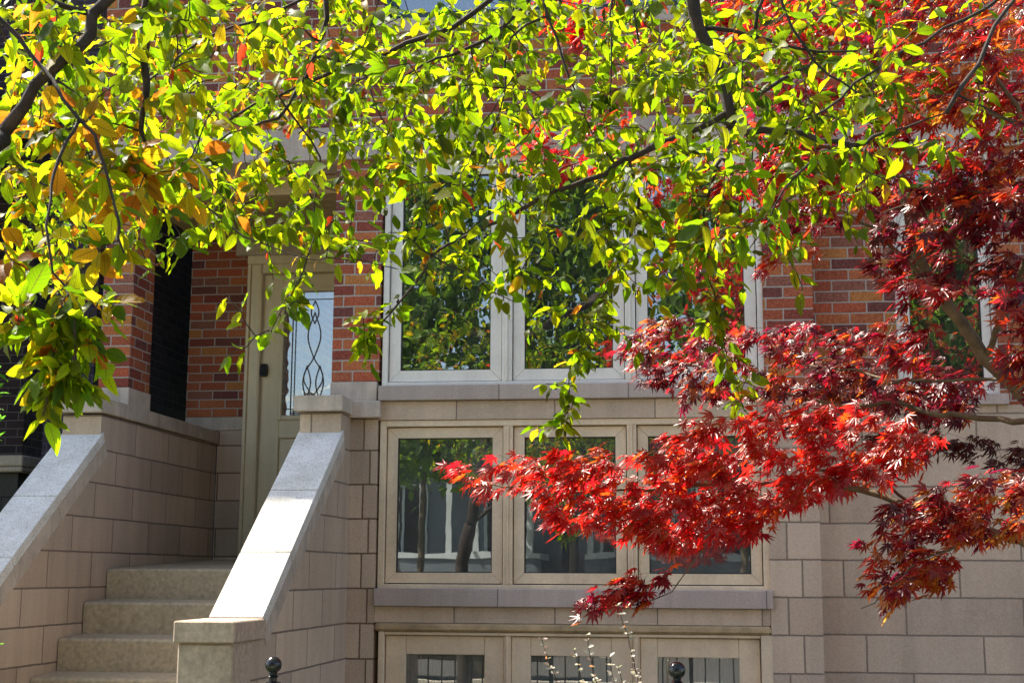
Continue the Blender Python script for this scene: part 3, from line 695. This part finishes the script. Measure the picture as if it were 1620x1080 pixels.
# ---------------------------------------------------------------- japanese maple
JM = thing('japanese_maple', 'japanese maple with scarlet and maroon star-shaped leaves at the right', 'tree', (1.95, 5.3, G))
jm = Tree(JM, 'mbark')
jm.limb([(1.95, 5.3, G), (1.80, 5.25, -1.0), (1.62, 5.15, -.4), (1.5, 5.1, .05), at(1690, 690, 5.05), at(1640, 642, 5.0)], .055, .036, 'trunk', 14, .1)
def mbr(px, r0, r1, attach=True, seg=8, start=None): jm.limb(([start] if start else [])+[at(*p) for p in px], r0*.78, r1, attach=attach, seg=seg)
mbr([(1640,642,5.0),(1605,612,5.0),(1560,565,5.0),(1520,512,5.0),(1485,465,5.0),(1468,432,5.0),(1445,388,5.0)], .034, .019, seg=12)
mbr([(1480,455,5.0),(1430,410,4.95),(1395,375,4.9),(1365,352,4.9),(1310,320,4.9)], .013, .004)
mbr([(1445,388,5.0),(1430,330,5.0),(1425,250,5.1),(1400,150,5.2),(1380,40,5.3),(1360,-60,5.4)], .018, .007)
mbr([(1428,250,5.1),(1350,235,5.2),(1250,230,5.3),(1120,215,5.5),(1000,240,5.6),(880,250,5.7)], .010, .002)
mbr([(1400,150,5.2),(1300,90,5.4),(1180,50,5.6),(1050,30,5.8),(900,30,5.9)], .010, .002)
mbr([(1560,560,5.0),(1610,450,4.8),(1650,330,4.7),(1620,200,4.6),(1560,90,4.6),(1520,-40,4.6)], .016, .006)
mbr([(1620,200,4.6),(1540,170,4.6),(1450,160,4.7),(1380,180,4.8)], .008, .002)
mbr([(1650,330,4.7),(1560,300,4.6),(1480,310,4.6),(1400,330,4.6)], .008, .002)
mbr([(1600,440,4.8),(1560,420,4.8),(1500,405,4.75),(1440,410,4.7)], .010, .003)
mbr([(1760,980,4.95),(1640,868,4.75),(1600,852,4.7),(1540,832,4.7),(1480,812,4.7),(1420,795,4.75),(1360,776,4.8),(1280,762,4.85),(1150,762,4.9),(1000,775,4.95),(850,772,5.0),(745,765,5.0)], .024, .002, attach=True, seg=10)
mbr([(1440,800,4.75),(1405,768,4.8),(1380,755,4.8),(1300,742,4.85),(1180,700,5.0)], .008, .002)
mbr([(1620,668,5.2),(1580,662,5.3),(1510,658,5.4),(1470,652,5.45),(1440,640,5.5),(1400,635,5.5),(1330,640,5.6),(1200,610,5.8),(1060,570,6.0),(960,570,6.0)], .016, .002)
mbr([(1600,602,5.1),(1540,600,5.2),(1480,600,5.3),(1430,605,5.3),(1350,590,5.5),(1200,560,5.8)], .010, .002)
mbr([(1560,838,4.7),(1500,868,4.6),(1440,900,4.5),(1400,935,4.45),(1365,965,4.45)], .007, .0015)
mbr([(1160,765,4.9),(1110,870,4.75),(1060,935,4.7),(1000,955,4.7),(930,975,4.7)], .0045, .0012)
mbr([(1500,405,4.75),(1440,470,4.4),(1400,540,4.35),(1385,590,4.35)], .004, .0012)
mbr([(1640,420,4.7),(1600,520,4.35),(1590,620,4.3)], .005, .0012)
def inpoly(x, y, poly):
    c = False; n = len(poly); j = n-1
    for i in range(n):
        xi, yi = poly[i]; xj, yj = poly[j]
        if (yi > y) != (yj > y) and x < (xj-xi)*(y-yi)/(yj-yi)+xi: c = not c
        j = i
    return c
# colour pools
SCAR = [(.95,.025,.012),(.92,.02,.02),(.95,.05,.012),(.88,.015,.03),(.95,.03,.02),(.93,.14,.015)]
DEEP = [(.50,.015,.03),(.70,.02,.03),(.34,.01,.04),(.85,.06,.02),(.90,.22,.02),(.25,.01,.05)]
ORNG = [(.92,.12,.02),(.95,.25,.02),(.90,.04,.02),(.95,.40,.04),(.85,.03,.03),(.90,.08,.02)]
REG = [ # polygon, twig count, depth range, colours, size, spread
 ([(700,745),(780,732),(870,728),(1000,716),(1080,682),(1200,652),(1340,645),(1480,700),(1440,755),(1330,790),(1230,815),(1180,850),(1060,880),(950,850),(870,845),(800,800),(710,780)], 400, (4.55,5.15), SCAR, .050),
 ([(905,958),(960,925),(1040,900),(1060,925),(1000,970),(935,985)], 20, (4.65,4.8), DEEP, .050),
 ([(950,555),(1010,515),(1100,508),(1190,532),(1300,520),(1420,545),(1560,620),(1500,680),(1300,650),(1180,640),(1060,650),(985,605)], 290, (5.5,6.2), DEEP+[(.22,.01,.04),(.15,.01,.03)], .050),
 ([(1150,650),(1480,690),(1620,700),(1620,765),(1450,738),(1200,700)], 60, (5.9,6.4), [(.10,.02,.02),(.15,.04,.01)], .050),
 ([(1355,965),(1345,890),(1400,800),(1480,772),(1620,740),(1620,850),(1560,870),(1500,860),(1490,940),(1410,975)], 125, (4.4,4.8), DEEP+ORNG[1:4], .048),
 ([(1400,-20),(1660,-20),(1660,320),(1500,330),(1400,250)], 300, (4.3,5.1), ORNG+DEEP, .048),
 ([(1180,130),(1400,60),(1420,330),(1200,400),(1150,300)], 230, (5.1,5.8), DEEP+SCAR[:2], .048),
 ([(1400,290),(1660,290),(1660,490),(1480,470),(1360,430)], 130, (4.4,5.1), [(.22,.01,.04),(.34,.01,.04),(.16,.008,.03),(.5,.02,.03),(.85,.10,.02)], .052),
 ([(1370,460),(1440,440),(1495,470),(1460,570),(1395,600)], 26, (4.3,4.5), DEEP+SCAR[:2], .050),
 ([(1570,470),(1660,470),(1660,670),(1585,640)], 34, (4.25,4.5), DEEP+SCAR[:2], .050),
 ([(820,0),(1000,0),(1010,100),(850,70)], 45, (5.6,6.0), SCAR, .048),
 ([(1040,-20),(1420,-20),(1420,110),(1150,90)], 150, (5.2,5.9), SCAR+DEEP[:2], .048),
 ([(805,195),(985,190),(990,270),(830,300),(795,285)], 42, (5.4,5.8), SCAR, .050),
 ([(1000,220),(1170,220),(1160,420),(1080,440),(1010,300)], 50, (5.4,5.8), SCAR+DEEP[:2], .048),
 ([(1180,380),(1300,360),(1300,440),(1190,450)], 8, (5.2,5.6), ORNG, .045),
 ([(1640,-20),(2100,-20),(2200,600),(2100,900),(1640,880)], 330, (4.4,6.4), ORNG+DEEP, .050),
 ([(1000,-320),(2000,-320),(2000,-30),(1000,-30)], 200, (4.6,6.2), ORNG+SCAR, .050),
]
tg = []; meta = []
for poly, n, (ya, yb), cols, sz in REG:
    xs = [p[0] for p in poly]; ys = [p[1] for p in poly]; k = 0; cc = 0
    while k < n and cc < n*30:
        cc += 1; x = RNG.uniform(min(xs), max(xs)); y = RNG.uniform(min(ys), max(ys))
        if inpoly(x, y, poly): tg.append(at(x+14, y-14, RNG.uniform(ya, yb))); meta.append((cols, sz)); k += 1
mb = MB(); tw = jm.grow(tg, mb, rmax=.0032, rmin=.0009, sag=.05)
tips = np.array([t[-1] for t in tw]); TT = np.array(tg)
P, Dn, Nn, S, C = [], [], [], [], []
for path in tw:
    tip = path[-1]; i = int(np.argmin(((TT-tip)**2).sum(1))); cols, sz = meta[i]
    ax = path[-1]-path[max(0, len(path)-3)]; ax /= np.linalg.norm(ax)+1e-9
    drift = np.array([-.9, -.15, -.34]); nl = RNG.integers(5, 8); basec = cols[RNG.integers(len(cols))]
    for k in range(nl):
        j = max(0, len(path)-1-(k//2)); p = path[j]+RNG.normal(0, .012, 3)
        az = RNG.uniform(0, 2*math.pi); d = drift*RNG.uniform(.4, 1.2)+ax*.35+np.array([math.cos(az)*.55, math.sin(az)*.45, -abs(RNG.normal(0, .25))])
        d /= np.linalg.norm(d); s_ = sz*RNG.uniform(.65, 1.15)
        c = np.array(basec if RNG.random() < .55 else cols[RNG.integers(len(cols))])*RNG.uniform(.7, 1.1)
        P.append(p+d*s_*.5); Dn.append(d); S.append(s_); C.append(np.clip(c, 0, .95)); Nn.append(np.array([-.30, -.32, 1])+RNG.normal(0, .40, 3))
o = mb.build('twigs', 'mbark', JM); o['kind'] = 'stuff'
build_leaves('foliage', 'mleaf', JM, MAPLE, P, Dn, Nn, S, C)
print('maple leaves', len(P))
# ---------------------------------------------------------------- barberry by the fence
BB = thing('barberry_shrub', 'thorny barberry with pale sunlit sprigs rising beside the ball-topped fence post', 'shrub', (-.32, 4.55, G))
mb = MB(); P, Dn, Nn, S, C = [], [], [], [], []
stems = [[(857,1011),(864,1033),(870,1051),(881,1079),(900,1150)], [(909,1027),(914,1051),(920,1077),(925,1150)], [(929,1003),(933,1033),(940,1070),(945,1150)],
         [(965,1038),(968,1066),(973,1090),(970,1150)], [(977,958),(985,984),(992,1001),(998,1029),(1005,1058),(1009,1082),(1000,1150)], [(978,1056),(985,1080),(990,1150)],
         [(700,1095),(760,1140),(800,1200)], [(1030,1100),(1040,1150),(1030,1210)], [(830,1090),(850,1140),(870,1190)]]
for st in stems:
    pts = [at(x, y, 4.55+RNG.uniform(-.03, .03)) for x, y in st]+[np.array([-.32+RNG.uniform(-.1, .1), 4.55, G])]
    path = smooth_path(pts[::-1], .02, .0008); n = len(path); mb.tube(path, np.linspace(.004, .0012, n), 5)
    for k in range(n):
        if path[k][2] < -1.2: continue
        for _ in range(RNG.integers(2, 5)):
            az = RNG.uniform(0, 6.28); d = np.array([math.cos(az), math.sin(az), RNG.uniform(-.1, .8)]); d /= np.linalg.norm(d)
            P.append(path[k]); Dn.append(d); Nn.append(np.array([-.25, -.35, .8])+RNG.normal(0, .3, 3)); S.append(RNG.uniform(.010, .022))
            C.append(np.array([(.80,.75,.50),(.85,.40,.15),(.70,.75,.40),(.85,.80,.65)][RNG.integers(4)]))  # pale tints carry the sun glare in the leaf colour
mb.build('stems', 'bark', BB); build_leaves('foliage', 'sleaf', BB, OVAL, P, Dn, Nn, S, C)
# ---------------------------------------------------------------- shrub at the left edge
SH = thing('garden_shrub', 'bright green leafy shrub at the left edge beside the stair wall', 'shrub', (-2.75, 5.0, G))
sh = Tree(SH, 'bark'); sh.limb([(-2.8, 5, G), (-2.78, 5, -.6), (-2.8, 5.02, .2), (-2.78, 5, .75)], .018, .004, 'trunk')
tg = [np.array([-2.86+RNG.normal(0, .15), 5+RNG.normal(0, .18), RNG.uniform(-1.0, .78)]) for _ in range(90)]
tg = [t for t in tg if t[0]/t[1]*2200+1100 < -45]
for y_ in (590, 625, 660, 695): tg.append(at(-8, y_, 5.0))
mb = MB(); tw = sh.grow(tg, mb); mb.build('twigs', 'bark', SH)['kind'] = 'stuff'
P, Dn, Nn, S, C = [], [], [], [], []
for path in tw:
    for k in range(7):
        d = RNG.normal(0, 1, 3)+np.array([.1, 0, .1]); d /= np.linalg.norm(d); P.append(path[max(0, len(path)-1-k//2)]); Dn.append(d); S.append(RNG.uniform(.035, .06)); Nn.append(RNG.normal(0, .5, 3)+np.array([0, -.2, .8])); C.append(np.array((.16,.50,.03))*RNG.uniform(.7, 1.2))
build_leaves('foliage', 'leaf', SH, CRAB, P, Dn, Nn, S, C)
# ---------------------------------------------------------------- across the street (seen in the panes)
def far_house(x0, x1, y1, h, mat, label, trim, rail=None):
    o = thing('row_house', label, 'house', ((x0+x1)/2, y1, G), 'houses across the street')
    b = MB().box(x0, x1, y1-8, y1, G, h); b.build('wall', mat, o)
    n = 3; wd = (x1-x0)/n
    for fl in range(3):
        zb = G+1.9+fl*3.1
        if zb+1.9 > h: break
        for i in range(n):
            cx_ = x0+wd*(i+.5)
            f = MB().box(cx_-.6, cx_+.6, y1, y1+.05, zb, zb+.08).box(cx_-.6, cx_+.6, y1, y1+.05, zb+1.72, zb+1.8).box(cx_-.6, cx_-.52, y1, y1+.05, zb+.08, zb+1.72).box(cx_+.52, cx_+.6, y1, y1+.05, zb+.08, zb+1.72).box(cx_-.03, cx_+.03, y1, y1+.05, zb+.08, zb+1.72).build('window', trim, o)
            box(cx_-.52, cx_+.52, y1+.004, y1+.02, zb+.08, zb+1.72).build('pane', 'gasket', f)
    MB().box(x0-.1, x1+.1, y1-8.1, y1+.25, h, h+.35).build('cornice', trim, o)
    if rail:
        p = MB(); p.box(x0+.3, x1-.3, y1+.06, y1+2.0, G+1.9, G+2.05); p.box(x0+.3, x1-.3, y1+.1, y1+2.0, G+4.7, G+4.95)
        k = x0+.35
        while k < x1-.35: p.box(k, k+.13, y1+1.9, y1+1.98, G+2.05, G+4.7); k += .62
        p.build('porch', rail, o)
        MB().box(x0+.3, x1-.3, y1+.06, y1+1.95, G, G+1.9).build('porch_base', 'bluegrey', o)
M['bluegrey'] = plain('blue_grey_clapboard', (.16,.19,.22), .6, .1, 3)
M['paleblue'] = plain('pale_blue_paint', (.62,.68,.70), .6, .06, 3)
far_house(-11, -3.2, -17, 4.4, 'bluegrey', 'low blue-grey clapboard house across the street, reflected in the left panes', 'paleblue', 'paleblue')
far_house(-2.8, 3.8, -17, 4.4, 'bluegrey', 'second blue-grey house across the street, reflected in the middle panes', 'paleblue', 'paleblue')
far_house(4.2, 12, -17, 8.2, 'farbrick', 'tall red brick house across the street, reflected in the right-hand panes', 'white')
def street_tree(x, y, h, r, label, seed, zc=.55, n=2600):
    o = thing('street_tree', label, 'tree', (x, y, G), 'trees across the street')
    t = Tree(o, 'mbark'); t.limb([(x, y, G), (x+.1, y, G+h*.4), (x-.05, y, G+h*.9)], .085, .03, 'trunk', 10, .4)
    T_ = []
    for _ in range(n//8):
        a = RNG.uniform(0, 6.28); zz = RNG.uniform(.33, 1.0); rr = r*math.sqrt(RNG.random())*(1.12-zz)**.45
        T_.append(np.array([x+rr*math.cos(a), y+rr*math.sin(a), G+h*zz]))
    mb = MB(); tw = t.grow(T_, mb, rmax=.03, rmin=.006); mb.build('twigs', 'mbark', o)['kind'] = 'stuff'
    P, Dn, Nn, S, C = [], [], [], [], []
    for path in tw:
        tp = path[-1]
        for k in range(26):
            d = RNG.normal(0, 1, 3)+np.array([0, 0, -.3]); P.append(tp+RNG.normal(0, .24, 3)); Dn.append(d/np.linalg.norm(d)); Nn.append(np.array([0, .2, .8])+RNG.normal(0, .5, 3)); S.append(RNG.uniform(.14, .28)); C.append(np.array((.34,.60,.04))*RNG.uniform(.3, 1.2))
    build_leaves('foliage', 'tleaf', o, OVAL, P, Dn, Nn, S, C)
street_tree(-5.7, -11.9, 10.6, 2.5, 'broad green street tree, left of the row across the street', 1)
street_tree(-2.6, -12.4, 11.0, 2.2, 'dense green street tree, second from left across the street', 2)
street_tree(.9, -11.8, 11.5, 2.4, 'tall green street tree, third from left across the street', 3)
street_tree(4.9, -12.3, 9.5, 2.2, 'smaller green street tree before the tall brick house', 4)
# parked car
CR = thing('parked_car', 'dark parked car at the near kerb, glinting in the lower panes', 'car', (-4.4, -4.1, G))
M['carpaint'] = plain('dark_car_paint', (.015,.018,.022), .15, .1, 3)
prof = [(-2.3,.35),(-2.35,.62),(-2.2,.92),(-1.45,1.0),(-.75,1.42),(.9,1.46),(1.75,1.05),(2.25,.95),(2.35,.6),(2.3,.35)]
me = bpy.data.meshes.new('body'); bm = bmesh.new(); rings = []
for yy, sc in ((-.9, .90), (-.86, .97), (-.6, 1.0), (.6, 1.0), (.86, .97), (.9, .90)):
    ring = []
    for (px, pz) in prof:
        yv = yy*(.80 if pz > 1.2 else 1); ring.append(bm.verts.new((px*(.985 if sc < .95 else 1), yv, pz*(1 if pz < .5 else sc if sc < .95 else 1))))
    rings.append(ring)
for a, b2 in zip(rings[:-1], rings[1:]):
    for i in range(len(prof)): j = (i+1) % len(prof); bm.faces.new((a[i], a[j], b2[j], b2[i]))
bm.faces.new(rings[0][::-1]); bm.faces.new(rings[-1]); bm.to_mesh(me); bm.free()
body = finish('body', me, 'carpaint', CR, .02, True)
for sx in (-1.45, 1.45):
    for sy in (-.88, .70):
        pf = [(.33, 0), (.33, .18)]
        wv = MB(); wv.tube([(-4.4+sx, -4.1+sy, G+.33), (-4.4+sx, -4.1+sy+.18, G+.33)], .33, 24); wh = wv.build('wheel', 'gasket', CR)
        MB().tube([(-4.4+sx, -4.1+sy-.01, G+.33), (-4.4+sx, -4.1+sy+.19, G+.33)], .2, 16).build('rim', 'lead', wh)
b = MB()
for sy in (-.865, .85): b.box(-4.4-1.0, -4.4+1.2, -4.1+sy, -4.1+sy+.02, G+1.02, G+1.32)
b.build('side_window', 'gasket', CR)
